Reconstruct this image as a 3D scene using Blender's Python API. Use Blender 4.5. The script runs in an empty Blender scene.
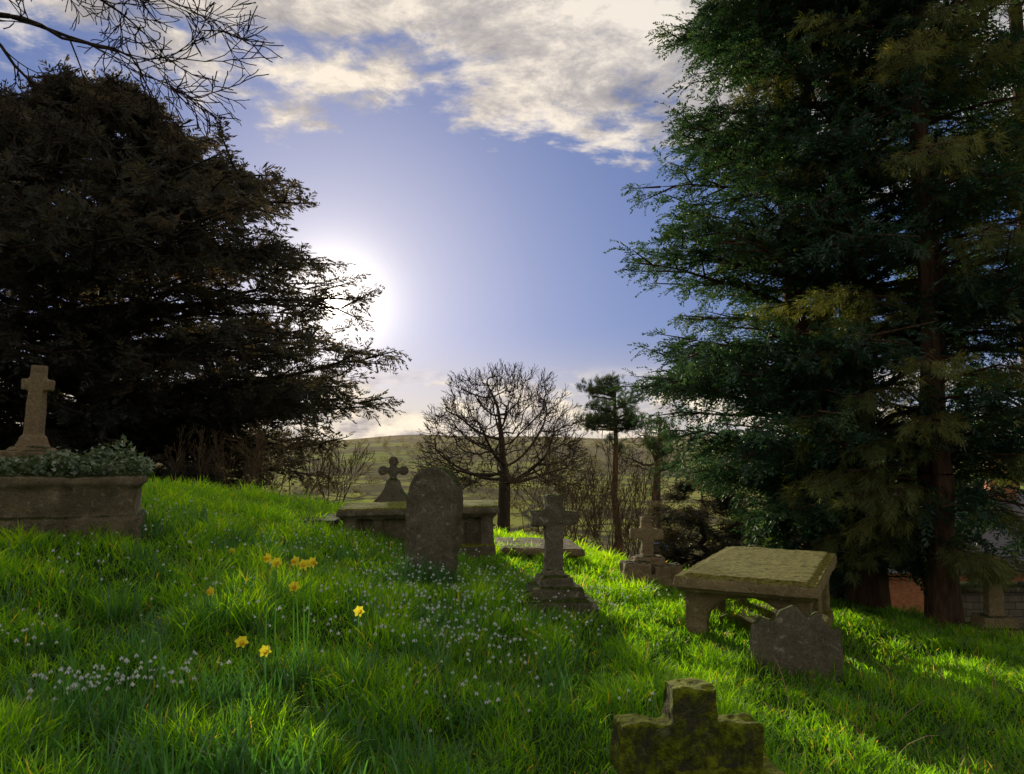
import bpy, bmesh, math, numpy as np
from mathutils import Vector, Matrix
RNG=np.random.default_rng(7)
scene=bpy.context.scene
F=780.0; HZ=455.0
# ---------------------------------------------------------------- helpers
def sm(v,a,b):
    t=np.clip((np.asarray(v,float)-a)/(b-a),0,1); return t*t*(3-2*t)
def at(px,d): return (px-512)/F*d
def G(x,y):
    x=np.asarray(x,float); y=np.asarray(y,float)
    s=sm(y,2,7.5); slope=.07+.085*s
    xs=np.where(x<0,7*np.tanh(x/7),14*np.tanh(x/14))
    z=-1.48+.1*sm(y,3,7.5)-.1*sm(y,8,13)-slope*xs+.008*np.minimum(x*x,25)
    z=z-.05*np.maximum(np.minimum(x,12)-2,0)*sm(y,5,8)
    ys=np.where(x>0,13-.45*np.minimum(x,12),13.0-.25*np.minimum(-np.minimum(x,0),12))
    sl=np.interp(x,[-12,-4,1,6,14],[.085,.11,.15,.2,.22])
    dd=np.maximum(y-ys,0); z=z-sl*(dd*dd/(dd+2.0))
    z=z+.035*np.sin(x*1.7+y*.6)*np.sin(y*1.3-x*.5)+.02*np.sin(x*4.1+1)*np.sin(y*3.3)
    zf=np.interp(y,[60,100,250,600,1000,1700,3500],[-9,-12,-27,-20,2,34,24])
    zf=zf+sm(y,300,1400)*(9*np.sin(x*.0031+1.1)+5*np.sin(x*.0083+y*.002)+2*np.sin(x*.021))
    b=sm(y,45,110)
    return z*(1-b)+zf*b
def mesh(name,V,Fc,mats,cols=None,smooth=False,mi=None,parent=None):
    V=np.asarray(V,np.float32); Fc=np.asarray(Fc,np.int32); k=Fc.shape[1]
    me=bpy.data.meshes.new(name)
    me.vertices.add(len(V)); me.vertices.foreach_set('co',V.ravel())
    me.loops.add(Fc.size); me.loops.foreach_set('vertex_index',Fc.ravel())
    me.polygons.add(len(Fc)); me.polygons.foreach_set('loop_start',np.arange(0,Fc.size,k,dtype=np.int32))
    me.polygons.foreach_set('loop_total',np.full(len(Fc),k,np.int32))
    for m in (mats if isinstance(mats,list) else [mats]): me.materials.append(m)
    if mi is not None: me.polygons.foreach_set('material_index',np.asarray(mi,np.int32))
    if cols is not None:
        a=me.attributes.new('rnd','FLOAT','POINT'); a.data.foreach_set('value',np.asarray(cols,np.float32))
    me.update(calc_edges=True)
    if smooth: me.polygons.foreach_set('use_smooth',np.ones(len(Fc),bool))
    o=bpy.data.objects.new(name,me); scene.collection.objects.link(o)
    if parent: o.parent=parent
    return o
def empty(name,loc=(0,0,0)):
    e=bpy.data.objects.new(name,None); e.location=loc; e.empty_display_size=.2; scene.collection.objects.link(e); return e
def nrm(a): return a/np.maximum(np.linalg.norm(a,axis=-1,keepdims=True),1e-9)
def tubes(segs,k=5):
    S=np.array([np.concatenate([a,b,[r0,r1]]) for a,b,r0,r1 in segs])
    p0,p1,r0,r1=S[:,:3],S[:,3:6],S[:,6],S[:,7]
    d=nrm(p1-p0); h=np.where(np.abs(d[:,2:3])>.9,[[1,0,0]],[[0,0,1]])
    u=nrm(np.cross(d,h)); v=np.cross(d,u)
    an=np.arange(k)*2*math.pi/k
    ring=u[:,None]*np.cos(an)[None,:,None]+v[:,None]*np.sin(an)[None,:,None]
    A=p0[:,None]+ring*r0[:,None,None]; B=p1[:,None]+ring*r1[:,None,None]
    V=np.concatenate([A,B],1).reshape(-1,3); n=len(S)
    b=(np.arange(n)*2*k)[:,None]; j=np.arange(k)[None]; j2=(j+1)%k
    Fc=np.stack([b+j,b+j2,b+k+j2,b+k+j],-1).reshape(-1,4)
    return V,Fc
def inst(T,TF,P,A,S,rng,roll=1.0,flat=True):
    n=len(P); A=nrm(A)
    up=np.tile([[0,0,1.0]],(n,1))+rng.normal(0,.45*roll,(n,3))
    X=nrm(np.cross(A,up)); Z=np.cross(X,A)
    V=P[:,None]+S[:,None,None]*(T[None,:,0:1]*X[:,None]+T[None,:,1:2]*A[:,None]+T[None,:,2:3]*Z[:,None])
    Fc=TF[None]+(np.arange(n)*len(T))[:,None,None]
    return V.reshape(-1,3),Fc.reshape(-1,TF.shape[1])
def spray_template(rng,n=8,w=.05,tl=.45,droop=.2):
    V=[];Fc=[]
    def leaf(p,d,L,w):
        d=d/np.linalg.norm(d); s=np.cross(d,rng.normal(0,1,3)*np.array([.5,.5,1])+np.array([0,0,.6])); s/=np.linalg.norm(s)
        b=len(V); V.extend([p,p+d*L*.45+s*w,p+d*L,p+d*L*.45-s*w]); Fc.append([b,b+1,b+2,b+3])
    for i in range(n):
        t=(i+.5)/n; p=np.array([0,t,-droop*t*t])
        for sd in (-1,1):
            an=math.radians(rng.uniform(30,58)); L=tl*(1-.65*t)*rng.uniform(.7,1.15)
            d=np.array([sd*math.sin(an),math.cos(an),rng.uniform(-.35,.15)])
            leaf(p,d,L,w)
            if i%2==0: leaf(p+d*L*.3,d+rng.normal(0,.5,3),L*.6,w*.8)
    leaf(np.array([0,.8,-droop*.7]),np.array([0,1,-.3]),.3,w); leaf(np.zeros(3),np.array([0,1,-.05]),.6,w*.4)
    return np.array(V,float),np.array(Fc)
def tuft_template(rng,n=26,w=.02,cone=.9):
    V=[];Fc=[]
    for i in range(n):
        d=np.array([rng.normal(0,cone),1,rng.normal(0,cone)]); d/=np.linalg.norm(d)
        p=np.array([0,rng.uniform(0,.5),0]); L=rng.uniform(.35,.6)
        s=np.cross(d,rng.normal(0,1,3)); s/=np.linalg.norm(s); b=len(V)
        V.extend([p,p+d*L*.5+s*w,p+d*L,p+d*L*.5-s*w]); Fc.append([b,b+1,b+2,b+3])
    return np.array(V,float),np.array(Fc)
# ---------------------------------------------------------------- materials
def newmat(name):
    m=bpy.data.materials.new(name); m.use_nodes=True; nt=m.node_tree; nt.nodes.clear(); return m,nt
def nd(nt,t,**kw):
    n=nt.nodes.new(t)
    for k,v in kw.items(): setattr(n,k,v)
    return n
def ramp(nt,stops,src):
    r=nd(nt,'ShaderNodeValToRGB'); e=r.color_ramp.elements
    e[0].position=stops[0][0]; e[0].color=(*stops[0][1],1); e[1].position=stops[-1][0]; e[1].color=(*stops[-1][1],1)
    for p,c in stops[1:-1]:
        x=e.new(p); x.color=(*c,1)
    nt.links.new(src,r.inputs[0]); return r.outputs[0]
def noise(nt,vec,scale,detail=5,rough=.6,dist=0):
    n=nd(nt,'ShaderNodeTexNoise'); n.inputs['Scale'].default_value=scale; n.inputs['Detail'].default_value=detail
    n.inputs['Roughness'].default_value=rough; n.inputs['Distortion'].default_value=dist
    if vec is not None: nt.links.new(vec,n.inputs['Vector'])
    return n.outputs['Fac']
def mixc(nt,f,a,b,mode='MIX'):
    m=nd(nt,'ShaderNodeMix',data_type='RGBA',blend_type=mode)
    for s,v in ((0,f),(6,a),(7,b)):
        if hasattr(v,'is_output'): nt.links.new(v,m.inputs[s])
        elif s==0: m.inputs[0].default_value=v
        else: m.inputs[s].default_value=(*v,1)
    return m.outputs[2]
def math_(nt,op,a,b=None,clamp=False):
    m=nd(nt,'ShaderNodeMath',operation=op); m.use_clamp=clamp
    for i,v in enumerate((a,b)):
        if v is None: continue
        if hasattr(v,'is_output'): nt.links.new(v,m.inputs[i])
        else: m.inputs[i].default_value=v
    return m.outputs[0]
def mapr(nt,v,a,b,c=0,d=1,sm_=True):
    m=nd(nt,'ShaderNodeMapRange'); m.interpolation_type='SMOOTHSTEP' if sm_ else 'LINEAR'
    nt.links.new(v,m.inputs[0])
    for i,q in zip((1,2,3,4),(a,b,c,d)): m.inputs[i].default_value=q
    return m.outputs[0]
def leafmat(name,stops,trans=.4,tboost=(1.6,1.5,.6),gloss=.05,rough=.45):
    m,nt=newmat(name); L=nt.links
    at_=nd(nt,'ShaderNodeAttribute',attribute_name='rnd')
    col=ramp(nt,stops,at_.outputs['Fac'])
    d=nd(nt,'ShaderNodeBsdfDiffuse'); L.new(col,d.inputs[0])
    t=nd(nt,'ShaderNodeBsdfTranslucent'); L.new(mixc(nt,1,col,tboost,'MULTIPLY'),t.inputs[0])
    mx=nd(nt,'ShaderNodeMixShader'); mx.inputs[0].default_value=trans; L.new(d.outputs[0],mx.inputs[1]); L.new(t.outputs[0],mx.inputs[2])
    g=nd(nt,'ShaderNodeBsdfGlossy'); g.inputs['Roughness'].default_value=rough; g.inputs[0].default_value=(.9,.95,.8,1)
    m2=nd(nt,'ShaderNodeMixShader'); m2.inputs[0].default_value=gloss; L.new(mx.outputs[0],m2.inputs[1]); L.new(g.outputs[0],m2.inputs[2])
    o=nd(nt,'ShaderNodeOutputMaterial'); L.new(m2.outputs[0],o.inputs[0]); return m
def stonemat(name,c1,c2,lich,moss,mossamt=.5,sc=1.0,bd=.035):
    m,nt=newmat(name); L=nt.links
    tc=nd(nt,'ShaderNodeTexCoord').outputs['Object']
    col=ramp(nt,[(.3,c1),(.7,c2)],noise(nt,tc,5*sc,8,.7))
    col=mixc(nt,mapr(nt,noise(nt,tc,60*sc,4,.7),.35,.7,0,.6),col,tuple(v*.45 for v in c1))
    col=mixc(nt,mapr(nt,noise(nt,tc,2.2*sc,5,.7),.45,.65,0,.6),col,tuple(v*.4 for v in c1))
    col=mixc(nt,mapr(nt,noise(nt,tc,14*sc,6,.7,.5),.57,.66,0,.75),col,lich)
    geo=nd(nt,'ShaderNodeNewGeometry'); sp=nd(nt,'ShaderNodeSeparateXYZ'); L.new(geo.outputs['Normal'],sp.inputs[0])
    up=mapr(nt,sp.outputs[2],.1,.9,0,.45)
    mm=mapr(nt,math_(nt,'ADD',up,noise(nt,tc,6*sc,7,.75)),.95-mossamt*.6,1.1-mossamt*.6)
    mc=ramp(nt,[(.38,tuple(v*.22 for v in moss)),(.62,moss)],noise(nt,tc,28*sc,6,.75))
    col=mixc(nt,mm,col,mc)
    p=nd(nt,'ShaderNodeBsdfPrincipled'); L.new(col,p.inputs['Base Color']); p.inputs['Roughness'].default_value=.9
    p.inputs['Specular IOR Level'].default_value=.2
    b=nd(nt,'ShaderNodeBump'); b.inputs['Strength'].default_value=1; b.inputs['Distance'].default_value=bd
    h=math_(nt,'ADD',noise(nt,tc,25*sc,8,.75),math_(nt,'MULTIPLY',mm,noise(nt,tc,90*sc,3,.7)))
    L.new(h,b.inputs['Height']); L.new(b.outputs[0],p.inputs['Normal'])
    o=nd(nt,'ShaderNodeOutputMaterial'); L.new(p.outputs[0],o.inputs[0]); return m
def barkmat(name,c1,c2,sc=1):
    m,nt=newmat(name); L=nt.links
    tc=nd(nt,'ShaderNodeTexCoord').outputs['Object']
    mp=nd(nt,'ShaderNodeMapping'); mp.inputs['Scale'].default_value=(6*sc,6*sc,1.2*sc); L.new(tc,mp.inputs[0])
    n=noise(nt,mp.outputs[0],2,8,.7)
    col=ramp(nt,[(.35,c1),(.65,c2)],n)
    p=nd(nt,'ShaderNodeBsdfPrincipled'); L.new(col,p.inputs['Base Color']); p.inputs['Roughness'].default_value=.95; p.inputs['Specular IOR Level'].default_value=.1
    b=nd(nt,'ShaderNodeBump'); b.inputs['Strength'].default_value=1; b.inputs['Distance'].default_value=.05
    L.new(n,b.inputs['Height']); L.new(b.outputs[0],p.inputs['Normal'])
    o=nd(nt,'ShaderNodeOutputMaterial'); L.new(p.outputs[0],o.inputs[0]); return m

M_grass=leafmat('grass_blade',[(0,(.03,.12,.008)),(.5,(.16,.39,.010)),(.85,(.29,.49,.012)),(1,(.40,.33,.10))],.78,(2.5,1.95,.35),.04)
M_dleaf=leafmat('daffodil_leaf',[(0,(.035,.12,.04)),(1,(.07,.20,.06))],.5,(2.2,2.1,.6),.06)
M_yew=leafmat('yew_foliage',[(0,(.02,.024,.025)),(.7,(.034,.038,.035)),(1,(.075,.062,.05))],.45,(3.4,2.4,1.2),.03)
M_cyp=leafmat('cypress_foliage',[(0,(.015,.045,.036)),(.6,(.034,.082,.056)),(1,(.10,.15,.055))],.35,(2.0,1.8,.6),.04)
M_pine=leafmat('olive_foliage',[(0,(.07,.09,.03)),(.6,(.15,.17,.055)),(1,(.28,.26,.08))],.4,(1.9,1.7,.5),.03)
M_scots=leafmat('scots_foliage',[(0,(.03,.055,.03)),(1,(.07,.1,.045))],.3)
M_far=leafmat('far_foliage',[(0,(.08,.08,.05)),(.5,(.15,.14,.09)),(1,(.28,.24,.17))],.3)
M_ivy=leafmat('ivy_leaf',[(0,(.03,.07,.025)),(.7,(.08,.13,.05)),(1,(.24,.26,.17))],.2,gloss=.12)
M_bark=barkmat('bark',(.022,.016,.014),(.08,.055,.042))
M_barkr=barkmat('red_bark',(.05,.028,.02),(.17,.095,.06))
M_twig=barkmat('twig',(.045,.033,.025),(.11,.08,.055))
M_pbark=barkmat('pine_bark',(.11,.055,.03),(.25,.13,.07))
M_brush=barkmat('brush',(.09,.06,.035),(.2,.13,.075))
M_std=stonemat('dark_stone',(.15,.125,.085),(.32,.265,.175),(.46,.41,.30),(.12,.16,.02),.45)
M_moss=stonemat('mossy_stone',(.10,.09,.05),(.22,.185,.10),(.36,.34,.2),(.42,.48,.02),.88,1.0,.06)
M_tomb=stonemat('tomb_stone',(.30,.22,.10),(.48,.37,.18),(.50,.44,.26),(.40,.36,.06),.42)
M_tan=stonemat('sand_stone',(.30,.21,.11),(.45,.33,.18),(.42,.38,.28),(.12,.14,.04),.15)
def simple(name,c,rough=.6,trans=0):
    m,nt=newmat(name); tc=nd(nt,'ShaderNodeTexCoord').outputs['Object']
    col=ramp(nt,[(.3,tuple(v*.8 for v in c)),(.7,c)],noise(nt,tc,30))
    p=nd(nt,'ShaderNodeBsdfPrincipled'); nt.links.new(col,p.inputs['Base Color']); p.inputs['Roughness'].default_value=rough
    out=p.outputs[0]
    if trans:
        t=nd(nt,'ShaderNodeBsdfTranslucent'); nt.links.new(col,t.inputs[0]); mx=nd(nt,'ShaderNodeMixShader'); mx.inputs[0].default_value=trans
        nt.links.new(out,mx.inputs[1]); nt.links.new(t.outputs[0],mx.inputs[2]); out=mx.outputs[0]
    o=nd(nt,'ShaderNodeOutputMaterial'); nt.links.new(out,o.inputs[0]); return m
M_white=simple('snowdrop_petal',(.88,.9,.86),.6,.4)
M_yel=simple('daffodil_petal',(.97,.88,.05),.5,.45)
M_org=simple('daffodil_trumpet',(.97,.66,.02),.5,.45)
M_blue=simple('blue_tarp',(.03,.2,.6),.5)
M_slate=simple('roof_slate',(.09,.08,.085),.6)
M_glass=simple('window_glass',(.03,.035,.04),.1)
M_paint=simple('white_paint',(.75,.74,.7),.5)
M_dry=simple('dry_stem',(.34,.2,.09),.8)
# ---------------------------------------------------------------- ground
def ground():
    a=8.0
    tx=np.linspace(-1,1,261); X=3200*np.sinh(a*tx)/math.sinh(a)
    ty=np.linspace(-.47,1,300); Y=3600*np.sinh(a*ty)/math.sinh(a)
    gx,gy=np.meshgrid(X,Y); gz=G(gx,gy)
    V=np.stack([gx,gy,gz],-1).reshape(-1,3); nx,ny=len(X),len(Y)
    i=np.arange(ny-1)[:,None]*nx+np.arange(nx-1)[None]
    Fc=np.stack([i,i+1,i+nx+1,i+nx],-1).reshape(-1,4)
    m,nt=newmat('turf_and_fields'); L=nt.links
    geo=nd(nt,'ShaderNodeNewGeometry'); pos=geo.outputs['Position']; sp=nd(nt,'ShaderNodeSeparateXYZ'); L.new(pos,sp.inputs[0])
    near=ramp(nt,[(.3,(.02,.035,.01)),(.55,(.04,.08,.015)),(.75,(.08,.13,.02))],noise(nt,pos,3,6,.7))
    mp=nd(nt,'ShaderNodeMapping'); mp.inputs['Scale'].default_value=(.006,.0035,0); L.new(pos,mp.inputs[0])
    vo=nd(nt,'ShaderNodeTexVoronoi'); vo.inputs['Scale'].default_value=1; L.new(mp.outputs[0],vo.inputs['Vector'])
    s2=nd(nt,'ShaderNodeSeparateColor'); L.new(vo.outputs['Color'],s2.inputs[0])
    fld=ramp(nt,[(0,(.14,.22,.035)),(.3,(.28,.36,.05)),(.5,(.26,.20,.09)),(.7,(.12,.11,.06)),(1,(.34,.40,.07))],s2.outputs[0])
    ve=nd(nt,'ShaderNodeTexVoronoi',feature='DISTANCE_TO_EDGE'); L.new(mp.outputs[0],ve.inputs['Vector'])
    fld=mixc(nt,mapr(nt,math_(nt,'ADD',ve.outputs['Distance'],math_(nt,'MULTIPLY',noise(nt,pos,.03,4),.04)),.03,.10),(.05,.05,.032),fld)
    fld=mixc(nt,mapr(nt,noise(nt,pos,.008,7,.7),.48,.54,0,.85),fld,(.07,.065,.042))
    col=mixc(nt,mapr(nt,sp.outputs[1],80,1500,.05,.52),fld,(.50,.42,.31))  # warm aerial haze painted into the field colour, stronger with distance
    col=mixc(nt,mapr(nt,sp.outputs[1],35,90),near,col)
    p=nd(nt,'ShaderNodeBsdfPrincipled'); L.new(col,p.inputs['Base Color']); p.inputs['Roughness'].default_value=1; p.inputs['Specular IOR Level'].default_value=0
    b=nd(nt,'ShaderNodeBump'); b.inputs['Distance'].default_value=.05; L.new(noise(nt,pos,12,6,.7),b.inputs['Height']); L.new(b.outputs[0],p.inputs['Normal'])
    o=nd(nt,'ShaderNodeOutputMaterial'); L.new(p.outputs[0],o.inputs[0])
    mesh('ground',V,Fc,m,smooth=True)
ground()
# ---------------------------------------------------------------- grass
def vnoise(x,y,seed,sc):
    r=np.random.default_rng(seed); g=r.random((64,64)); x=x/sc; y=y/sc
    xi=np.floor(x).astype(int); yi=np.floor(y).astype(int); fx=x-xi; fy=y-yi; fx=fx*fx*(3-2*fx); fy=fy*fy*(3-2*fy)
    q=lambda a,b:g[a%64,b%64]
    return (q(xi,yi)*(1-fx)+q(xi+1,yi)*fx)*(1-fy)+(q(xi,yi+1)*(1-fx)+q(xi+1,yi+1)*fx)*fy
def blades(name,x,y,h,w,mat,rng,lean=.45,col=None,bend=.5,z=None):
    n=len(x); z=G(x,y)-.01 if z is None else z
    az=rng.uniform(0,2*math.pi,n); d=np.stack([np.cos(az),np.sin(az),np.zeros(n)],1)
    fa=rng.uniform(0,2*math.pi,n); s=np.stack([np.cos(fa),np.sin(fa),np.zeros(n)],1)
    ln=np.abs(rng.normal(0,lean,n)); bd=np.abs(rng.normal(0,bend,n))
    P=np.stack([x,y,z],1); V=np.zeros((n,8,3))
    for i,(t,wf) in enumerate(((0,.8),(.4,1),(.75,.7),(1,.08))):
        off=ln*t+bd*t*t; zz=t*(1-.25*np.minimum(off,1.6)*t)
        c=P+d*(off*h)[:,None]+np.stack([0*h,0*h,zz*h],1)
        V[:,2*i]=c-s*(w*wf)[:,None]*.5; V[:,2*i+1]=c+s*(w*wf)[:,None]*.5
    b=(np.arange(n)*8)[:,None,None]; q=np.array([[0,1,3,2],[2,3,5,4],[4,5,7,6]])[None]
    if col is None: col=rng.random(n)
    return mesh(name,V.reshape(-1,3),(b+q).reshape(-1,4),mat,cols=np.repeat(col,8))
def grass():
    rng=RNG; n=400000
    y=1.3+ (rng.random(n)**1.5)*16.5; x=(rng.random(n)*2-1)*(y*.75+1.3)
    keep=rng.random(n)<(.25+.75*vnoise(x,y,1,.16)); 
    x=x[keep];y=y[keep]; n=len(x)
    cl=vnoise(x,y,3,.30); c2=vnoise(x,y,5,1.3)
    h=(.045+.27*cl**2.5*(.45+c2)+.06*rng.random(n))*np.where(x>1.0,.85,1.0)
    w=.0035+.0009*y
    col=np.clip(-.02+.38*c2+.32*cl+.25*rng.normal(0,.6,n),0,.9); col=np.where(rng.random(n)<.03,1,col)
    blades('grass',x,y,h,w,M_grass,rng,.4,col,.5)
    n=22000; y=16+rng.random(n)*24; x=(rng.random(n)*2-1)*(y*.75)
    blades('rough_grass',x,y,.15+.2*rng.random(n),.02+.02*rng.random(n),M_grass,rng,.4,.2+.5*rng.random(n))
    xs=[];ys=[];hs=[]
    for k in range(130):
        yy=rng.uniform(2.8,8.5); px=rng.choice([rng.uniform(120,470),rng.uniform(0,560)]); cx=(px-512)/F*yy
        m=rng.integers(15,34); xs.append(cx+rng.normal(0,.07,m)); ys.append(yy+rng.normal(0,.07,m)); hs.append(rng.uniform(.16,.33)*rng.uniform(.7,1.1,m))
    x=np.concatenate(xs);y=np.concatenate(ys);h=np.concatenate(hs)
    blades('daffodil_leaves',x,y,h,np.full(len(x),.011),M_dleaf,rng,.22,None,.25)
grass()
def dry():
    rng=np.random.default_rng(77); x=[];y=[]
    for px,d,n in [(900,4.3,14),(830,4.8,8),(640,3.2,6),(800,5.6,8),(570,6.9,6),(960,6,10)]:
        x+=list(at(px,d)+rng.normal(0,.25,n)); y+=list(d+rng.normal(0,.2,n))
    x=np.array(x);y=np.array(y); blades('dry_stems',x,y,rng.uniform(.2,.4,len(x)),np.full(len(x),.005),M_dry,rng,.5,None,.3)
dry()
def snowdrops():
    rng=np.random.default_rng(11); V=[];Fc=[];MI=[]
    def q(a,b,c,d,mi): 
        k=len(V); V.extend([a,b,c,d]); Fc.append([k,k+1,k+2,k+3]); MI.append(mi)
    pts=[]
    for cpx,cd,num,sp in [(80,3.75,34,.08),(115,3.95,26,.08),(30,4.4,20,.15),(180,4.1,34,.16),(200,5.6,24,.3),(330,5.2,30,.4),(415,6.0,150,.45),(450,4.6,34,.3),(120,6,20,.4),(480,7.6,150,.5),(560,6.2,44,.35),(240,7.5,60,.6),(680,4.4,12,.2),(380,8.5,110,.6),(470,5.4,70,.3),(440,6.8,110,.4),(150,8.5,40,.6),(600,7.6,40,.4),(640,8.6,40,.5)]:
        for i in range(num): pts.append(((cpx-512)/F*cd+rng.normal(0,sp),cd+rng.normal(0,sp*.9)))
    for x,y in pts:
        if y<2.8: continue
        z=float(G(x,y)); h=rng.uniform(.14,.25); a=rng.uniform(0,6.28); dx,dy=math.cos(a),math.sin(a)
        b=np.array([x,y,z]); t=b+np.array([dx*.02,dy*.02,h]); e=t+np.array([dx*.025,dy*.025,-.006]); s=np.array([-dy,dx,0])*.0018
        q(b-s,b+s,t+s,t-s,0); q(t-s,t+s,e+s,e-s,0)
        L=rng.uniform(.013,.025)
        for k in range(4):
            aa=a+k*math.pi/2; o=np.array([math.cos(aa),math.sin(aa),0]); sd=np.array([-o[1],o[0],0])
            q(e,e+o*L*.42+sd*L*.3+[0,0,-L*.55],e+o*L*.45+[0,0,-L],e+o*L*.42-sd*L*.3+[0,0,-L*.55],1)
    mesh('snowdrops',V,Fc,[M_dleaf,M_white],cols=np.full(len(V),.5),mi=MI)
snowdrops()
def daffodil(px,py,d,rng,face):
    x=(px-512)/F*d; y=d; zt=-(py-HZ)/F*d; zg=float(G(x,y)); V=[];Fc=[];MI=[]
    def q(a,b,c,e,mi):
        k=len(V); V.extend([a,b,c,e]); Fc.append([k,k+1,k+2,k+3]); MI.append(mi)
    H=max(zt-zg,.12); c=np.array([0,0,H]); 
    b=np.array([rng.normal(0,.02),.03,0])
    for s in (np.array([.003,0,0]),np.array([0,.003,0])):
        q(b-s,b+s,c*.97+s,c*.97-s,0)
    f=nrm(np.array(face,float)); u=nrm(np.cross(f,[0,0,1.0])); v=np.cross(u,f); R=.036
    for k in range(6):
        a=k*math.pi/3+.2; o=u*math.cos(a)+v*math.sin(a); sd=-u*math.sin(a)+v*math.cos(a); bk=f*(.004*(k%2))
        q(c+bk,c+o*R*.55+sd*R*.36+bk-f*.004,c+o*R+bk+f*.003,c+o*R*.55-sd*R*.36+bk-f*.004,1)
    m=8
    for k in range(m):
        a0=k*2*math.pi/m;a1=(k+1)*2*math.pi/m
        r0=u*math.cos(a0)+v*math.sin(a0); r1=u*math.cos(a1)+v*math.sin(a1)
        q(c+r0*.007,c+r1*.007,c+r1*.013+f*.026,c+r0*.013+f*.026,2)
    o=mesh('daffodil',V,Fc,[M_dleaf,M_yel,M_org],cols=np.full(len(V),.5),mi=MI); o.location=(x,y,zg)
rr=np.random.default_rng(4)
for px,py,d,f in [(272,556,4.6,(-.6,-1,-.1)),(280,560,4.65,(.4,-1,-.1)),(299,559,4.5,(-.5,-1,.1)),(307,562,4.45,(.2,-1,0)),(315,560,4.5,(.8,-.8,0)),(298,583,4.4,(.3,-1,-.2)),(362,607,4.6,(.5,-1,0)),(248,636,3.9,(.5,-1,-.3)),(217,588,4.8,(-.6,-1,0)),(236,560,7,(0,-1,0)),(271,645,4.2,(.5,-1,0))]:
    daffodil(px,py,d,rr,f)
# ---------------------------------------------------------------- stones (voxel-merged, weathered)
TEX=bpy.data.textures.new('weather','CLOUDS'); TEX.noise_scale=.12; TEX.noise_depth=3
TEX2=bpy.data.textures.new('weather_big','CLOUDS'); TEX2.noise_scale=.35; TEX2.noise_depth=2
def boxp(cx,cy,z0,sx,sy,sz,tx=1.0,ty=1.0):
    v=[(cx+a*sx/2*(t if k else 1),cy+b*sy/2*(u if k else 1),z0+(sz if k else 0)) for k,t,u in ((0,1,1),(1,tx,ty)) for a,b in ((-1,-1),(1,-1),(1,1),(-1,1))]
    return v,[(3,2,1,0),(4,5,6,7),(0,1,5,4),(1,2,6,5),(2,3,7,6),(3,0,4,7)]
def polyx(pts,y0,y1):
    n=len(pts); v=[(a,y0,b) for a,b in pts]+[(a,y1,b) for a,b in pts]
    return v,[tuple(range(n)),tuple(range(2*n-1,n-1,-1))]+[(i,i+n,(i+1)%n+n,(i+1)%n) for i in range(n)]
def polyy(pts,x0,x1):
    v,f=polyx(pts,x0,x1); return [(b,a,c) for a,b,c in v],[t[::-1] for t in f]
def stone(name,parts,mat,loc,rz=0,vox=.02,disp=.02,big=.0,tilt=(0,0),sm_it=2,parent=None):
    bm=bmesh.new()
    for v,f in parts:
        vs=[bm.verts.new(p) for p in v]
        for t in f: bm.faces.new([vs[i] for i in t])
    bmesh.ops.recalc_face_normals(bm,faces=bm.faces)
    me=bpy.data.meshes.new(name); bm.to_mesh(me); bm.free(); me.materials.append(mat)
    o=bpy.data.objects.new(name,me); scene.collection.objects.link(o)
    o.location=loc; o.rotation_euler=(tilt[0],tilt[1],rz)
    r=o.modifiers.new('merge','REMESH'); r.mode='VOXEL'; r.voxel_size=vox; r.use_smooth_shade=True
    s=o.modifiers.new('soft','SMOOTH'); s.factor=.5; s.iterations=sm_it
    if big:
        d=o.modifiers.new('warp','DISPLACE'); d.texture=TEX2; d.strength=big; d.mid_level=.5
    if disp:
        d=o.modifiers.new('wear','DISPLACE'); d.texture=TEX; d.strength=disp; d.mid_level=.5
    if parent: o.parent=parent
    return o
# foreground mossy cross
d=3.35; x=at(680,d); zt=-(676-HZ)/F*d; g=float(G(x,d))
H=zt-g
stone('mossy_cross_gravestone',[boxp(0,0,-.1,.19,.17,H+.1,.95,.95),boxp(-.005,0,H-.345,.61,.15,.20,.98,.9),boxp(.02,0,-.1,.36,.15,H-.25,.95,.95),boxp(.15,.02,-.1,.52,.42,H-.33+.1,.9,.85)],M_moss,(x,d,g),rz=.10,vox=.009,disp=.04,big=.03,tilt=(0,.03),sm_it=1)
# stepped cross
d=7.5; x=at(554,d); g=float(G(x,d)); S=d/F; zb=(608-455)*-S; zt=-(494-455)*S
b=zb-g
stone('stepped_cross_gravestone',[boxp(0,0,-.2,.70,.64,b+.2+.15,.97,.97),boxp(0,0,b+.1,.50,.48,.15,.95,.95),boxp(-.01,0,b+.2,.33,.32,.14,.92,.92),boxp(-.02,0,b+.3,.22,.19,.1,.85,.85),boxp(-.02,0,b+.3,.18,.14,zt-zb-.3,.9,.9),
   boxp(-.02,0,zt-g-.29,.44,.135,.14,1,1)],M_std,(x,d,g),rz=.15,vox=.012,disp=.04,big=.03,tilt=(0,.015),sm_it=1)
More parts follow.
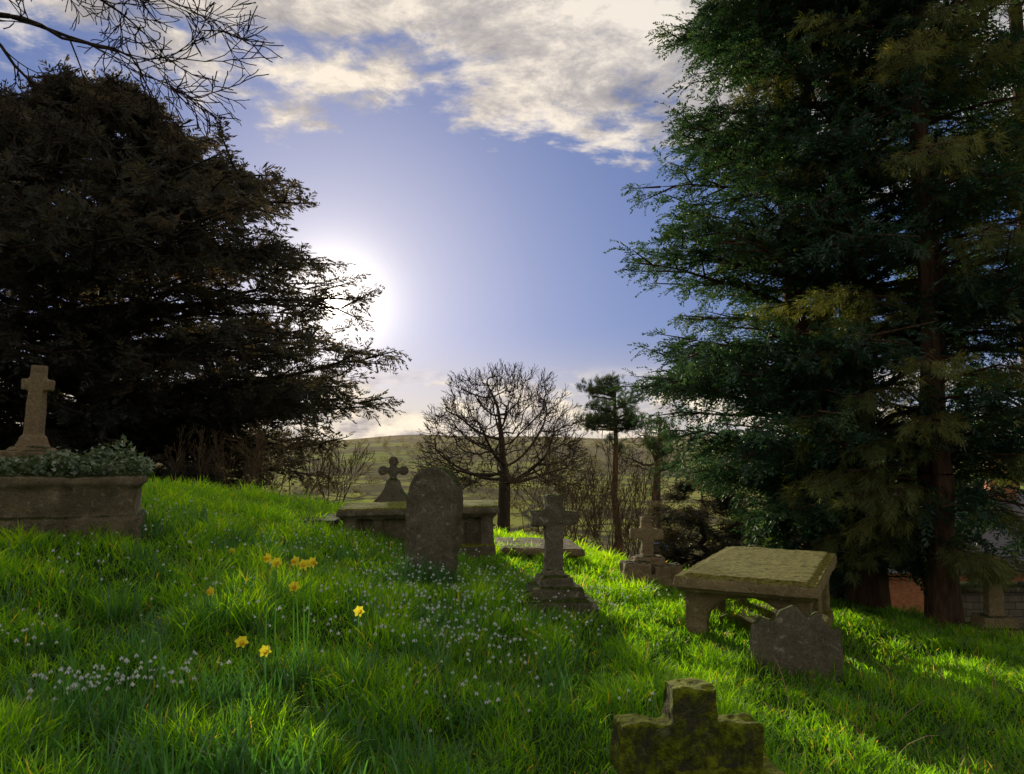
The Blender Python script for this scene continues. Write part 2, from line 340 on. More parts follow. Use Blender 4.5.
# rounded headstone
d=8.2; x=at(431,d); g=float(G(x,d)); S=d/F; H=-(466-455)*S-g
w=.305
prof=[(-w*.86,-.15),(w*.9,-.15)]+[(w*math.cos(a),H-.36+.36*math.sin(a)) for a in np.linspace(0,math.pi,22)]
stone('rounded_headstone',[polyx(prof,-.075,.075)],M_std,(x,d,g),rz=-.42,vox=.013,disp=.025,big=.02,tilt=(-.04,.05))
def panel(L,H,y0,y1,pier=.2,axis='x',top=.06,n=10):
    w=L/2-pier; pts=[(-L/2,0),(-w,0)]+[(-w*math.cos(a),(H-top)*.5+(H-top)*.5*math.sin(a)) for a in np.linspace(0,math.pi,n)]+[(w,0),(L/2,0),(L/2,H),(-L/2,H)]
    return polyx(pts,y0,y1) if axis=='x' else polyy(pts,y0,y1)
def table_tomb(name,loc,rz,W,Ln,H,mat,tilt=(0,0),slab=.10,vox=.016):
    W2,L2=W-.16,Ln-.28
    parts=[boxp(0,0,H-slab,W,Ln,slab,.985,.993),boxp(0,0,H-slab-.035,W-.08,Ln-.08,.05),boxp(0,0,H-.01,W-.14,Ln-.14,.032,.97,.98),
      panel(W2,H-slab,-L2/2,-L2/2+.12,pier=.19),panel(W2,H-slab,L2/2-.12,L2/2,pier=.19),
      boxp(0,0,-.3,W2+.06,L2+.06,.34)]
    hl=L2/2
    for sx in (-1,1):
        for k in (-1,1):
            v,f=panel(hl,H-slab,-.055,.055,axis='y',pier=.16); v=[(a+sx*(W2/2-.06),b_+k*hl/2,c) for a,b_,c in v]; parts.append((v,f))
    return stone(name,parts,mat,loc,rz,vox=vox,disp=.018,big=.015,tilt=tilt,sm_it=1)
cx,cy=2.52,7.95; g=-1.72
table_tomb('table_tomb',(cx,cy,g),-.45,1.22,2.5,-1.08-g,M_tomb,tilt=(.0,.012))
# broken headstone fragment
d=6.1; S=d/F; x=at(788,d); g=float(G(x,d))
T=lambda px,py:((px-791)*S,-(py-455)*S-g)
stone('broken_headstone',[polyx([T(752,700),T(830,700),T(834,640),T(832,622),T(822,622),T(812,607),T(802,612),T(790,602),T(776,608),T(768,618),T(758,615),T(751,624),T(749,650)],-.07,.07)],M_std,(x,d,g),rz=-.15,vox=.011,disp=.02,big=.02,tilt=(-.12,.03),sm_it=1)
# chest tomb
d=10.6; S=d/F; x=at(421,d); g=float(G(x,d)); H=-(503-455)*S-g
def chest(name,loc,rz,L,W,H,mat,tilt=(0,0)):
    parts=[boxp(0,0,H-.10,L,W,.10,.985,.97),boxp(0,0,H-.15,L-.1,W-.1,.06),boxp(0,0,-.3,L-.36,W-.32,H+.2)]
    for sx in (-1,1):
        for sy in (-1,1): parts.append(boxp(sx*(L/2-.17),sy*(W/2-.14),-.3,.2,.16,H+.18,.8,.8))
        for q in (-.5,0,.5): parts.append(boxp(q*L/2,sx*(W/2-.13),-.3,.13,.1,H+.18))
    parts.append(boxp(0,0,-.3,L-.12,W-.08,.40))
    return stone(name,parts,mat,loc,rz,vox=.02,disp=.02,big=.015,tilt=tilt,sm_it=1)
chest('chest_tomb',(x,d,g),.1,2.1,.95,H,stonemat('chest_stone',(.18,.14,.09),(.32,.26,.17),(.36,.33,.24),(.38,.40,.04),.6),tilt=(.03,-.015))
# ornate cross monument behind
d=12.6; S=d/F; x=at(394,d); g=float(G(x,d)); zt=-(457-455)*S-g
def ring(cx,cz,r,y0,y1,n=12): return polyx([(cx+r*math.cos(a),cz+r*math.sin(a)) for a in np.linspace(0,2*math.pi,n,endpoint=False)],y0,y1)
q=zt
flare=[(-.36,q-.85),(-.31,q-.72),(-.19,q-.60),(-.12,q-.5),(-.08,q-.36),(.08,q-.36),(.12,q-.5),(.19,q-.60),(.31,q-.72),(.36,q-.85)]
stone('ornate_cross_monument',[polyx(flare,-.2,.2),boxp(0,0,-.3,.78,.6,q-.8+.3),boxp(0,0,q-.45,.1,.1,.42),boxp(0,0,q-.26,.36,.1,.09),
   ring(0,q-.06,.075,-.055,.055),ring(-.17,q-.215,.075,-.055,.055),ring(.17,q-.215,.075,-.055,.055)],M_std,(x,d,g),vox=.02,disp=.01,big=0,sm_it=1)
# ledger slabs
d=11.8; S=d/F; x=at(537,d); g=float(G(x,d)); H=-(541-455)*S-g
stone('ledger_tomb',[boxp(0,0,H-.1,1.2,1.3,.1,.98,.98),boxp(0,0,-.4,1.0,1.1,H+.34)],M_tan,(x,d,g),.1,vox=.025,disp=.02,tilt=(.02,.03),sm_it=1)
d=11; x=at(315,d); g=float(G(x,d)); H=-(516-455)*d/F-g
stone('ledger_tomb',[boxp(0,0,H-.09,.75,1.2,.09),boxp(0,0,-.4,.6,1.05,H+.35)],M_std,(x,d,g),.1,vox=.025,disp=.02,sm_it=1)
# small cross right
d=10.4; S=d/F; x=at(645,d); g=float(G(x,d)); zt=-(516-455)*S-g; zb=-(580-455)*S-g
stone('stone_cross_gravestone',[boxp(0,0,zt-.75,.17,.15,.75,.8,.9),boxp(0,0,zt-.29,.46,.13,.14),boxp(0,.0,-.3,.5,.4,zt-.5+.3,.8,.8),boxp(-.2,-.15,-.3,.4,.4,zb+.3+.3,.85,.85),boxp(.2,-.2,-.3,.42,.38,zb+.3+.27,.85,.85)],M_tan,(x,d,g),.1,vox=.018,disp=.05,big=.05)
# right cross near wall
d=10.0; S=d/F; x=at(984,d); g=float(G(x,d)); zt=-(553-455)*S-g
stone('stone_cross_gravestone',[boxp(0,0,-.3,.2,.16,zt+.3,.85,.9),boxp(0,0,zt-.3,.5,.14,.16),boxp(0,0,-.3,.6,.5,.45),boxp(0,0,.1,.42,.36,.18)],M_tan,(x,d,g),-.1,vox=.018,disp=.02)
# left chest tomb + cross + ivy
d=7.0; S=d/F; xr=at(144,d); g=float(G(xr-.8,d)); zt=-(475-455)*S-g; L=2.7; th=.38
c_=np.array([math.cos(th),math.sin(th)]); n_=np.array([-math.sin(th),math.cos(th)]); cen=np.array([xr,7.0])-c_*L/2
stone('stone_chest_tomb',[boxp(0,.5,zt-.09,L+.02,1.0,.09,1,.98),boxp(0,.5,-.6,L-.09,.9,zt+.55),boxp(0,.5,-.6,L,.98,.68+.05)],stonemat('left_tomb_stone',(.18,.14,.085),(.34,.27,.16),(.36,.33,.23),(.12,.14,.03),.25),(cen[0],cen[1],g),rz=th,vox=.022,disp=.035,big=.04,sm_it=1)
xc=at(34,7.6); zc=-(450-455)*7.6/F; S=7.6/F
stone('tall_cross_gravestone',[boxp(0,0,-.6,.62,.4,.62),boxp(0,0,-.02,.40,.30,.08,.8,.8),boxp(0,0,.03,.26,.2,.13,.75,.8),boxp(0,0,.1,.165,.13,.76,.72,.85),boxp(0,0,.61,.275,.115,.11)],M_tan,(xc,7.6,zc-.03),rz=.15,vox=.014,disp=.012,tilt=(0,.03))
def ivy(name,n,fn,size,mat=M_ivy,seed=3):
    rng=np.random.default_rng(seed); P=fn(rng,n); A=nrm(rng.normal(0,1,(n,3))*[1,1,.6]+[0,-.3,.2])
    T=np.array([[0,0,0],[.45,.35,.08],[.18,.5,.0],[0,1,-.05],[-.18,.5,0],[-.45,.35,.08]]); TF=np.array([[0,1,2,3],[0,3,4,5]])
    V,Fc=inst(T,TF,P,A,rng.uniform(.6,1.2,n)*size,rng,2); return mesh(name,V,Fc,mat,cols=np.repeat(rng.random(n),6))
def fivy(rng,n):
    u=rng.uniform(-L/2,L/2+.04,n); v=.03+rng.random(n)*.95; hh=.03+.26*vnoise(u+5,v+5,9,.2)*vnoise(u+5,v+5,8,.6)*1.6
    p=cen[None]+c_[None]*u[:,None]+n_[None]*v[:,None]
    return np.stack([p[:,0],p[:,1],g+zt+rng.random(n)*hh],1)
ivy('ivy',6000,fivy,.06)
# ---------------------------------------------------------------- trees
def limb_path(p0,az,L,rise,droop,rng,n=6):
    pts=[p0]; d=np.array([math.cos(az),math.sin(az),rise])
    for i in range(n):
        t=(i+1)/n; dd=d+np.array([0,0,-droop*t*1.6])+rng.normal(0,.10,3); dd/=np.linalg.norm(dd)
        pts.append(pts[-1]+dd*L/n)
    return np.array(pts)
def conifer(name,base,ztop,profile,nl,nsub,nsp,size,temps,fm,bm_,trunkr,rise,droop,rng,hang=.3,inner=.25,cull=None,azf=None,trunks=1,jit=(.75,1.0),ext=0):
    e=empty(name,(0,0,0)); segs=[]; P=[];A=[];S=[];C=[]
    pz=[p[0] for p in profile]; pr=[p[1] for p in profile]
    base=np.array(base,float)
    for t in range(trunks):
        off=np.array([rng.normal(0,.35),rng.normal(0,.3),0])*(t>0); prev=base+off; n=14
        for i in range(n):
            z=base[2]+(ztop-base[2])*(i+1)/n; q=np.array([base[0]+off[0]*(1+i*.12),base[1]+off[1]*(1+i*.12),z])+rng.normal(0,.05,3)*[1,1,0]
            r0=trunkr*(1-i/n)**.9*(1.35 if i==0 else 1)*(.75 if t else 1); r1=trunkr*(1-(i+1)/n)**.9*(.75 if t else 1)+.01
            segs.append((prev,q,r0,r1)); prev=q
    zb=profile[0][0]
    for k in range(nl):
        z=zb+(profile[-1][0]-zb)*((k+rng.random())/nl)
        az=rng.uniform(0,2*math.pi)
        if azf is not None and rng.random()>azf(az): az=rng.uniform(0,2*math.pi)
        R=max(.25,float(np.interp(z,pz,pr))*rng.uniform(*jit)-ext)
        rs=rise*rng.uniform(.5,1.3)
        z0=max(z-rs*R*.55,base[2]+.6)
        pts=limb_path(np.array([base[0],base[1],z0]),az,R*math.sqrt(1+rs*rs*.5),(z-z0)/max(R,.3)+droop*.5,droop,rng)
        lr=max(.012,trunkr*.2*min(1,R/3))
        for i in range(6): segs.append((pts[i],pts[i+1],lr*(1-i/6.5),lr*(1-(i+1)/6.5)))
        tone=rng.random()
        for s in range(nsub):
            t=inner+(1-inner)*((s+rng.random())/nsub); f=t*6; i=min(int(f),5); p=pts[i]+(pts[i+1]-pts[i])*(f-i)
            ld=nrm(pts[i+1]-pts[i]); side=np.cross(ld,[0,0,1]); sd=1 if s%2 else -1
            sl=R*rng.uniform(.14,.3)*(1.1-.5*t)+.25*size
            sdn=nrm(ld*rng.uniform(.5,1.1)+side*sd*rng.uniform(.3,1.1)+np.array([0,0,rng.uniform(-.2,.35)-hang*.3]))
            e2=p+sdn*sl; segs.append((p,e2,lr*.3,lr*.1))
            m=nsp; u=rng.random(m)**.7
            pp=p+(e2-p)*u[:,None]+rng.normal(0,.09*size+.05*sl,(m,3))
            aa=sdn*.8+ld*.4+rng.normal(0,.45,(m,3))+np.array([0,0,-hang])
            P.append(pp);A.append(aa);S.append(size*rng.uniform(.55,1.15,m)); C.append(np.clip(tone*.5+rng.random(m)*.5,0,1))
    P=np.concatenate(P);A=np.concatenate(A);S=np.concatenate(S);C=np.concatenate(C)
    if cull is not None:
        k=cull(P); P,A,S,C=P[k],A[k],S[k],C[k]
    zg=G(P[:,0],P[:,1])+.1; k=P[:,2]>zg; P,A,S,C=P[k],A[k],S[k],C[k]
    Vs=[];Fs=[];Cs=[];off=0; idx=rng.integers(0,len(temps),len(P))
    for ti,(T,TF) in enumerate(temps):
        m=idx==ti
        V,Fc=inst(T,TF,P[m],A[m],S[m],rng); Vs.append(V);Fs.append(Fc+off);off+=len(V); Cs.append(np.repeat(C[m],len(T)))
    mesh('foliage',np.concatenate(Vs),np.concatenate(Fs),fm,cols=np.concatenate(Cs),parent=e)
    V,Fc=tubes(segs,6); mesh('trunk_and_limbs',V,Fc,bm_,smooth=True,parent=e)
    return e,len(P)
rt=np.random.default_rng(5)
yewT=[spray_template(rt,6,.042,.55,.2) for _ in range(4)]
cypT=[spray_template(rt,7,.036,.42,.35) for _ in range(4)]
pinT=[tuft_template(rt,20,.014,.6) for _ in range(3)]
SUN=nrm(np.array([-.2295,.9868,.1945]))
def cull_sun(P):
    t=P@SUN; dist=np.linalg.norm(P-t[:,None]*SUN,axis=1); return dist>.5
rng=np.random.default_rng(21)
D=30; S=D/F; yx=at(95,D)
zz=lambda py:(HZ-py)*S
prof=[(zz(495),6.0),(zz(470),8.4),(zz(450),9.4),(zz(400),10.6),(zz(350),11.4),(zz(310),12.2),(zz(275),12.7),(zz(245),11.8),(zz(215),10.0),(zz(190),8.6),(zz(150),6.2),(zz(110),4.0),(zz(80),1.2)]
_,n1=conifer('yew_tree',(yx,D,float(G(yx,D))-.2),zz(85),prof,250,14,9,.78,yewT,M_yew,M_bark,.75,.35,.1,rng,hang=.18,inner=.2,cull=cull_sun,jit=(.70,1.04),ext=.75)
# cypress right
D=12.0; S=D/F; cxp=5.3
zz=lambda py:(HZ-py)*S
def rr_(px): return cxp-at(px,D)
low=lambda P: P[:,2]>-1.62+.12*np.sin(P[:,0]*5)
prof=[(zz(575),.7),(zz(550),1.5),(zz(530),rr_(745)),(zz(500),rr_(712)),(zz(450),rr_(678)),(zz(400),rr_(645)),(zz(300),rr_(625)),(zz(250),rr_(622)),(zz(200),rr_(642)),(zz(100),rr_(676)),(zz(0),rr_(676)),(9.5,2.3),(12.5,1.2),(14.5,.3)]
_,n2=conifer('cypress_tree',(cxp,D,float(G(cxp,D))-.2),14,prof,420,13,9,.35,cypT,M_cyp,M_barkr,.3,.45,.12,rng,hang=.25,inner=.12,trunks=3,azf=lambda a: .3+.7*(math.cos(a-math.pi*1.15)>-.3),jit=(.74,1.0),ext=.2,cull=low)
# olive conifer right
tx,ty_=5.75,10.6
prof=[(-1.4,1.0),(-.8,1.7),(.3,2.2),(2,2.5),(4,2.6),(6,2.5),(8,2.2),(11,1.2),(13,.3)]
_,n3=conifer('pine_tree',(tx,ty_,float(G(tx,ty_))-.2),13,prof,120,11,8,.28,pinT,M_pine,M_barkr,.19,.3,.35,rng,hang=.9,inner=.25,trunks=2,azf=lambda a: .3+.7*(math.sin(a)<.2),cull=low)
prof=[(-2.6,1.2),(-1,1.8),(2,2.2),(6,2.0),(10,1.2),(13,.3)]
_,n4=conifer('cypress_tree',(9.2,13.6,float(G(9.2,13.6))-.2),13,prof,90,10,8,.42,cypT,M_cyp,M_barkr,.3,.4,.2,rng,hang=.3,inner=.2,cull=low)
prof=[(-2.6,1.0),(-1.6,1.15),(-1.0,.9),(-.5,.3)]
_,n5=conifer('evergreen_shrub',(at(700,15),15,float(G(3.6,15))-.1),-.6,prof,60,8,8,.25,cypT,M_yew,M_bark,.08,.3,.1,rng,hang=.1,inner=.3)
print('sprays',n1,n2,n3,n4,n5)
# ---- bare trees
def grow(segs,p,d,L,r,lvl,rng,wob=.13,up=.05,spread=.75,nst=4,ends=2,minr=.006,ratio=.68,side=1.0):
    p=p.copy(); 
    for i in range(nst):
        d=nrm(d+rng.normal(0,wob,3)+np.array([0,0,up])); q=p+d*L/nst
        r1=r*(.86 if i<nst-1 else .7); segs.append((p,q,max(r,minr),max(r1,minr))); p=q; r=r1
        if lvl>0 and i>=1 and i<nst-1 and rng.random()<side:
            s=nrm(np.cross(d,rng.normal(0,1,3))); grow(segs,p,nrm(d+s*spread*rng.uniform(.8,1.3)),L*ratio*rng.uniform(.7,1),r*.55,lvl-1,rng,wob,up,spread,nst,ends,minr,ratio,side)
    if lvl>0:
        for k in range(ends):
            s=nrm(np.cross(d,rng.normal(0,1,3))); grow(segs,p,nrm(d+s*spread*rng.uniform(.4,.8)),L*ratio*rng.uniform(.85,1.05),r*.8,lvl-1,rng,wob,up,spread,nst,ends,minr,ratio,side)
def dome_tree(name,base,H,Wd,trunk_h,r,seed,mat=M_twig,minr=.015,n_end=900):
    rng=np.random.default_rng(seed); segs=[]; b=np.array(base,float); top=b+np.array([.01*H,0,trunk_h])
    segs+=[(b-[0,0,.4],b+[0,0,.35],r*1.6,r*1.1),(b+[0,0,.35],(b+top)/2,r*1.1,r*.95),((b+top)/2,top,r*.95,r*.85)]
    cc=b+np.array([0,0,trunk_h*1.02]); Rz=(H-trunk_h)*.97
    nodes=[(b+top)/2,top]
    par=[-1,0]
    tg=[]
    while len(tg)<n_end:
        v=rng.uniform(-1,1,3); v[2]=rng.uniform(-.12,1)
        l=(abs(v[0])**2.3+abs(v[1])**2.3+max(v[2],0)**2.3)**(1/2.3)
        if l<1 and l>.30 and (l>.62 or rng.random()<.35): tg.append(cc+v*[Wd/2,Wd/2,Rz])
    tg=np.array(tg); step=H*.035
    N=np.array(nodes); alive=np.ones(len(tg),bool)
    for it in range(90):
        if not alive.any() or len(N)>6500: break
        T=tg[alive]; dm=np.linalg.norm(T[:,None]-N[None],axis=2); nn=dm.argmin(1)
        new=[];npar=[]
        for j in np.unique(nn):
            dd=nrm(T[nn==j]-N[j]).sum(0)+rng.normal(0,.25,3); dd=nrm(dd); new.append(N[j]+dd*step); npar.append(j)
        N=np.vstack([N,new]); par+=npar
        idx=np.where(alive)[0]; dn=np.linalg.norm(T[:,None]-np.array(new)[None],axis=2).min(1); alive[idx[dn<step*1.1]]=False
    cnt=np.zeros(len(N)); ch=np.zeros(len(N),int)
    for p in par:
        if p>=0: ch[p]+=1
    for i in range(len(N)-1,0,-1):
        if ch[i]==0: cnt[i]=1
        cnt[par[i]]+=cnt[i]
    rd=np.maximum(minr,r*.85*(cnt/cnt[1])**.5)
    for i in range(2,len(N)): segs.append((N[par[i]],N[i],min(rd[par[i]],rd[i]*1.25),rd[i]))
    for i in range(len(N)):
        if ch[i]==0 or (cnt[i]<4 and rng.random()<.5):
            dd=nrm(N[i]-cc)
            for k in range(4):
                grow(segs,N[i],nrm(dd+rng.normal(0,.5,3)),H*.05,minr*.9,1 if rng.random()<.6 else 0,rng,minr=minr*.7,nst=3,spread=.7)
    V,Fc=tubes(segs,4); return mesh(name,V,Fc,mat,smooth=True)
D=45; x=at(503,D); g=float(G(x,D)); zt=-(368-455)*D/F; zf=-(478-455)*D/F
dome_tree('bare_tree',(x,D,g),zt-g,9.4,zf-g,.38,3)
D=52; x=at(655,D); g=float(G(x,D))
dome_tree('bare_tree',(x,D,g),2.2-g,4.5,-1-g,.2,8,n_end=160)
def left_bare():
    rng=np.random.default_rng(17); segs=[]; b=np.array([-9.3,9.5,float(G(-9.3,9.5))]); pts=[b,b+[.1,0,3],b+[.3,0,5.5],b+[.2,.1,8]]
    for i in range(3): segs.append((pts[i],pts[i+1],.34-.06*i,.28-.06*i))
    for z,dz,dy,L in [(5.3,.12,.2,2.9),(5.8,.2,-.1,2.9),(6.3,.1,.1,2.9),(7.2,-.05,-.1,2.9),(6.6,.4,0,2.9),(6.0,.0,.1,2.9),(6.8,.12,.25,2.9)]:
        grow(segs,np.array([-9.0,9.5,z+.3]),nrm(np.array([1,dy,dz])),L,.09,4,rng,wob=.16,up=.0,spread=.85,nst=5,minr=.0065,ratio=.6,side=.85)
    V,Fc=tubes(segs,4); mesh('bare_tree',V,Fc,M_bark,smooth=True)
left_bare()
def scots(px,D,pytop,seed,lean,cr,nb=30):
    rng=np.random.default_rng(seed); x=at(px,D); g=float(G(x,D)); zt=-(pytop-455)*D/F; H=zt-g; segs=[]; e=empty('scots_pine_tree')
    p=np.array([x-lean*.5,D,g-.2]); path=[p]
    for i in range(8):
        p=p+np.array([lean/8+rng.normal(0,.06),0,(H*.95)/8]); path.append(p)
    for i in range(8): segs.append((path[i],path[i+1],.25*(1-i/11),.25*(1-(i+1)/11)))
    P=[];A=[]
    for k in range(nb):
        f=rng.uniform(6.3,8) if k<nb-2 else rng.uniform(5,5.8); i=int(f); q=path[min(i,8)]+(path[min(i+1,8)]-path[min(i,8)])*(f-i); a=rng.uniform(0,6.28); L=cr*rng.uniform(.45,1)*(1.1-.5*abs(f-7.1))
        tip=q+np.array([math.cos(a)*L,math.sin(a)*L,rng.uniform(-.15,.4)]); segs.append((q,tip,.05,.025))
        m=26; c=q+(tip-q)*rng.uniform(.7,1.08,m)[:,None]; P.append(c+rng.normal(0,.22,(m,3))*[1,1,.5]); A.append(rng.normal(0,.6,(m,3))+[0,0,.7])
    P=np.concatenate(P);A=np.concatenate(A); T,TF=tuft_template(rng,14,.03,.8)
    V,Fc=inst(T,TF,P,A,np.full(len(P),.45),rng); mesh('foliage',V,Fc,M_scots,cols=np.repeat(rng.random(len(P)),len(T)),parent=e)
    V,Fc=tubes(segs,7); mesh('trunk_and_limbs',V,Fc,M_pbark,smooth=True,parent=e)
scots(617,38,372,2,-.2,1.8,38)
scots(650,44,404,6,.7,1.2,16)
def brush(name,pts,mat,seed,H=2.4,minr=.006,lvl=3):
    rng=np.random.default_rng(seed); segs=[]
    for x,y in pts:
        z=float(G(x,y)); h=H*rng.uniform(.6,1.1)
        grow(segs,np.array([x,y,z-.05]),nrm(np.array([rng.normal(0,.3),rng.normal(0,.3),1])),h*.55,.02,lvl,rng,wob=.12,up=.06,spread=.5,nst=4,ends=2,minr=minr,ratio=.65,side=.8)
    V,Fc=tubes(segs,3); mesh(name,V,Fc,mat)
rb=np.random.default_rng(31)
brush('bare_thicket',[(at(rb.uniform(525,650),y),y) for y in rb.uniform(19,28,44)],M_brush,5,3.0,.006)
brush('bare_thicket',[(at(rb.uniform(160,345),y),y) for y in rb.uniform(19,26,40)],M_brush,6,1.7,.006)
def far_trees():
    rng=np.random.default_rng(40); P=[];A=[];S=[];C=[]
    for k in range(1600):
        if k<170: y=rng.uniform(75,140); h=rng.uniform(2,4.5)
        else: y=rng.uniform(160,1500); h=rng.uniform(5,10)*(1-.45*y/1500)
        x=rng.uniform(-.75,.75)*y
        if k>=170 and vnoise(np.array([x]),np.array([y]),12,max(60,y*.12))[0]<.50 : continue
        z=float(G(x,y)); m=30; r=h*.5
        q=rng.normal(0,1,(m,3)); q=nrm(q)*rng.uniform(.5,1,m)[:,None]*[r*1.4,r,r*.9]+[x,y,z+h*.42]
        P.append(q);A.append(rng.normal(0,1,(m,3)));S.append(np.full(m,h*.30));C.append(np.full(m,rng.random()*.3+.7*min(1,y/1200)))  # leaf colour gets paler with distance, haze put into the tone
    P=np.concatenate(P);A=np.concatenate(A);S=np.concatenate(S);C=np.concatenate(C)
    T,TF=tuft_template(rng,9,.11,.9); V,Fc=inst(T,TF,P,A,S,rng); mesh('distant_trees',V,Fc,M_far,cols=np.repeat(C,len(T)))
far_trees()
def tarp():
    d=17; x=at(658,d); g=float(G(x,d)); zt=-(541-455)*d/F-g
    stone('blue_tarpaulin',[boxp(0,0,-.2,.34,.4,zt+.2,.7,.7),boxp(.1,0,-.2,.3,.5,zt*.8+.2,.8,.8)],M_blue,(x,d,g),.2,vox=.03,disp=.06)
tarp()
# ---------------------------------------------------------------- stone wall + brick house
def bricks(name,c1,c2,mort,sc):
    m,nt=newmat(name); L=nt.links; tc=nd(nt,'ShaderNodeTexCoord').outputs['Object']
    sp=nd(nt,'ShaderNodeSeparateXYZ'); L.new(tc,sp.inputs[0]); cb=nd(nt,'ShaderNodeCombineXYZ'); L.new(math_(nt,'ADD',sp.outputs[0],sp.outputs[1]),cb.inputs[0]); L.new(sp.outputs[2],cb.inputs[1])
    b=nd(nt,'ShaderNodeTexBrick'); b.inputs['Scale'].default_value=sc; b.inputs['Color1'].default_value=(*c1,1); b.inputs['Color2'].default_value=(*c2,1); b.inputs['Mortar'].default_value=(*mort,1); b.inputs['Mortar Size'].default_value=.015
    L.new(cb.outputs[0],b.inputs['Vector']); col=mixc(nt,mapr(nt,noise(nt,tc,6,6,.7),.4,.7,0,.5),b.outputs['Color'],tuple(v*.5 for v in c1))
    p=nd(nt,'ShaderNodeBsdfPrincipled'); L.new(col,p.inputs['Base Color']); p.inputs['Roughness'].default_value=.9
    bu=nd(nt,'ShaderNodeBump'); bu.inputs['Distance'].default_value=.02; L.new(b.outputs['Fac'],bu.inputs['Height']); bu.invert=True; L.new(bu.outputs[0],p.inputs['Normal'])
    o=nd(nt,'ShaderNodeOutputMaterial'); L.new(p.outputs[0],o.inputs[0]); return m
def boxes(name,bl,mat,parent=None,loc=(0,0,0),rz=0):
    V=[];Fc=[]
    for (x0,x1,y0,y1,z0,z1) in bl:
        v,f=boxp((x0+x1)/2,(y0+y1)/2,z0,x1-x0,y1-y0,z1-z0); k=len(V); V+=v; Fc+=[[i+k for i in t] for t in f]
    o=mesh(name,V,Fc,mat,parent=parent); o.location=loc; o.rotation_euler=(0,0,rz); return o
wz=-3.15
stw=empty('stone_wall',(7.3,12.8,wz)); boxes('wall_courses',[(0,7,0,.4,-1.2,.95)],bricks('rubble_wall',(.26,.21,.15),(.4,.33,.23),(.15,.12,.09),2.2),stw)
boxes('coping',[(-.03+i*.5,.45+i*.5,-.05,.45,.953,1.05) for i in range(14)],M_std,stw)
hg=-6.9
h=empty('brick_house',(10.8,26,hg)); MB=bricks('red_brick',(.52,.16,.06),(.66,.25,.09),(.42,.35,.27),4.5)
boxes('walls',[(0,9,0,.3,-1,3.2),(0,9,5.7,6,-1,3.2),(0,.3,.3,5.7,-1,3.2),(8.7,9,.3,5.7,-1,3.2)],MB,h)
roofV=[(-.3,-.4,3.1),(9.3,-.4,3.1),(9.3,3,5.6),(-.3,3,5.6),(-.3,6.4,3.1),(9.3,6.4,3.1)]
mesh('roof',roofV,[[0,1,2,3],[3,2,5,4]],M_slate,parent=h)
mesh('gables',[(0.05,0,3.2),(0.05,6,3.2),(.05,3,5.5),(.05,3,5.5),(8.95,0,3.2),(8.95,6,3.2),(8.95,3,5.5),(8.95,3,5.5)],[[0,1,2,3],[4,5,6,7]],MB,parent=h)
boxes('windows',[(a,a+1.1,-.02,.05,1.0,2.1) for a in (4,6.8)],M_glass,h)
boxes('window_frames',[b for a in (4,6.8) for b in ((a-.08,a,-.05,.06,1.0,2.1),(a+1.1,a+1.18,-.05,.06,1.0,2.1),(a-.08,a+1.18,-.06,.06,2.103,2.18),(a-.08,a+1.18,-.08,.06,.92,.997),(a+.53,a+.58,-.04,.06,1.0,2.1))],M_paint,h)
boxes('chimney',[(6.8,7.6,2.6,3.3,4.8,6.8)],MB,h)
# ---------------------------------------------------------------- world
w=bpy.data.worlds.new('World'); scene.world=w; w.use_nodes=True; nt=w.node_tree; nt.nodes.clear(); L=nt.links
EL=math.asin(SUN[2]); AZ=math.atan2(SUN[0],SUN[1])
sky=nd(nt,'ShaderNodeTexSky',sky_type='NISHITA'); sky.sun_disc=False; sky.sun_elevation=EL; sky.sun_rotation=AZ; sky.air_density=1.0; sky.dust_density=.4; sky.ozone_density=3.0
tc=nd(nt,'ShaderNodeTexCoord').outputs['Generated']
sp=nd(nt,'ShaderNodeSeparateXYZ'); L.new(tc,sp.inputs[0])
dt=nd(nt,'ShaderNodeVectorMath',operation='DOT_PRODUCT'); L.new(tc,dt.inputs[0]); dt.inputs[1].default_value=tuple(SUN)
dp=math_(nt,'MAXIMUM',dt.outputs['Value'],0)
g0=math_(nt,'POWER',dp,500); g1=math_(nt,'POWER',dp,60); g2=math_(nt,'POWER',dp,12); g3=mapr(nt,dt.outputs['Value'],.99980,.99995)
col=sky.outputs[0]
den=mixc(nt,1,mixc(nt,1,col,(.2,.2,.16),'MULTIPLY'),(1,1,1),'ADD')
col=mixc(nt,1,col,den,'DIVIDE')
col=mixc(nt,1,col,(.68,.86,1.38),'MULTIPLY')
def addg(col,f,c):
    m=mixc(nt,f,(0,0,0),c); return mixc(nt,1,col,m,'ADD')
hz=math_(nt,'MULTIPLY',mapr(nt,sp.outputs[2],-.02,.17,1,0),math_(nt,'POWER',dp,4))
col=addg(col,g2,(1.2,.95,.7)); col=addg(col,g1,(3.0,2.4,1.3)); col=addg(col,g0,(9,8,5.5))
col=mixc(nt,math_(nt,'MULTIPLY',hz,.85),col,(8.6,7.2,4.9))
zc=math_(nt,'MAXIMUM',sp.outputs[2],.02)
px_=math_(nt,'DIVIDE',sp.outputs[0],zc); py_=math_(nt,'DIVIDE',sp.outputs[1],zc)
cb=nd(nt,'ShaderNodeCombineXYZ'); L.new(px_,cb.inputs[0]); L.new(math_(nt,'MULTIPLY',py_,.9),cb.inputs[1]); cb.inputs[2].default_value=3.3
n=noise(nt,cb.outputs[0],1.6,7,.62,.3)
nf=noise(nt,cb.outputs[0],7,5,.65,.2)
edge=math_(nt,'SUBTRACT',py_,math_(nt,'MULTIPLY',px_,.35))
bias=mapr(nt,edge,1.5,2.8,.30,-.24,False)
cm=mapr(nt,math_(nt,'ADD',math_(nt,'ADD',n,bias),math_(nt,'MULTIPLY',math_(nt,'SUBTRACT',nf,.5),.38)),.45,.62)
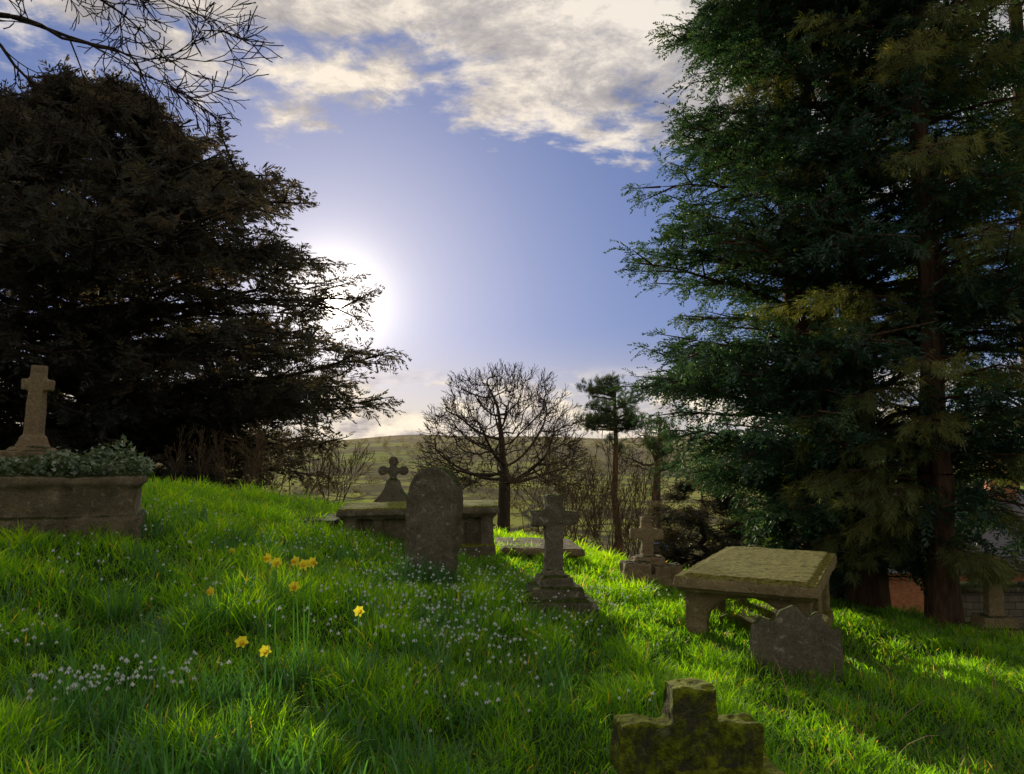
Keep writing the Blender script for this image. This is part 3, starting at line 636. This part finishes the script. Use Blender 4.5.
shade=noise(nt,cb.outputs[0],3.5,7,.7,.2)
cc=ramp(nt,[(.3,(2.7,2.6,2.8)),(.47,(5.0,4.7,4.5)),(.60,(8.6,7.9,6.9))],shade)
cc=mixc(nt,1,cc,mixc(nt,math_(nt,'POWER',dp,8),(.88,.9,.95),(1.1,1.02,.9)),'MULTIPLY')
col=mixc(nt,math_(nt,'MULTIPLY',cm,.93),col,cc)
cb2=nd(nt,'ShaderNodeCombineXYZ'); L.new(sp.outputs[0],cb2.inputs[0]); L.new(math_(nt,'MULTIPLY',sp.outputs[2],2.2),cb2.inputs[1])
n2=noise(nt,cb2.outputs[0],9,6,.55)
lb=math_(nt,'MULTIPLY',mapr(nt,sp.outputs[2],-.02,.03),mapr(nt,sp.outputs[2],.07,.12,1,0))
cm2=math_(nt,'MULTIPLY',mapr(nt,n2,.44,.52),lb)
col=mixc(nt,math_(nt,'MULTIPLY',cm2,.9),col,mixc(nt,mapr(nt,noise(nt,cb2.outputs[0],20,4),.35,.62),(4.0,3.5,3.5),(9.5,8.2,6.4)))
# added dimming of the sky away from the low sun, cuts fill light
fall=mapr(nt,dt.outputs['Value'],-.4,.7,.62,1)
cf=nd(nt,'ShaderNodeCombineXYZ'); [L.new(fall,cf.inputs[i]) for i in range(3)]
col=mixc(nt,1,col,cf.outputs[0],'MULTIPLY')
col=addg(col,g3,(40,37,31))
bg=nd(nt,'ShaderNodeBackground'); bg.inputs[1].default_value=.118; L.new(col,bg.inputs[0])
o=nd(nt,'ShaderNodeOutputWorld'); L.new(bg.outputs[0],o.inputs[0])
# sun
sl=bpy.data.lights.new('sun','SUN'); sl.energy=5; sl.angle=math.radians(.5); sl.color=(1,.9,.66)
so=bpy.data.objects.new('sun',sl); scene.collection.objects.link(so); so.rotation_euler=Vector(tuple(-SUN)).to_track_quat('-Z','Y').to_euler()
# camera
cam=bpy.data.cameras.new('camera'); co=bpy.data.objects.new('camera',cam); scene.collection.objects.link(co)
cam.sensor_width=36; cam.lens=F/1024*36; cam.clip_start=.05; cam.clip_end=9000
co.location=(0,0,0); co.rotation_euler=(math.radians(95),0,0); scene.camera=co
scene.view_settings.view_transform='Standard'; scene.view_settings.look='None'; scene.view_settings.exposure=0
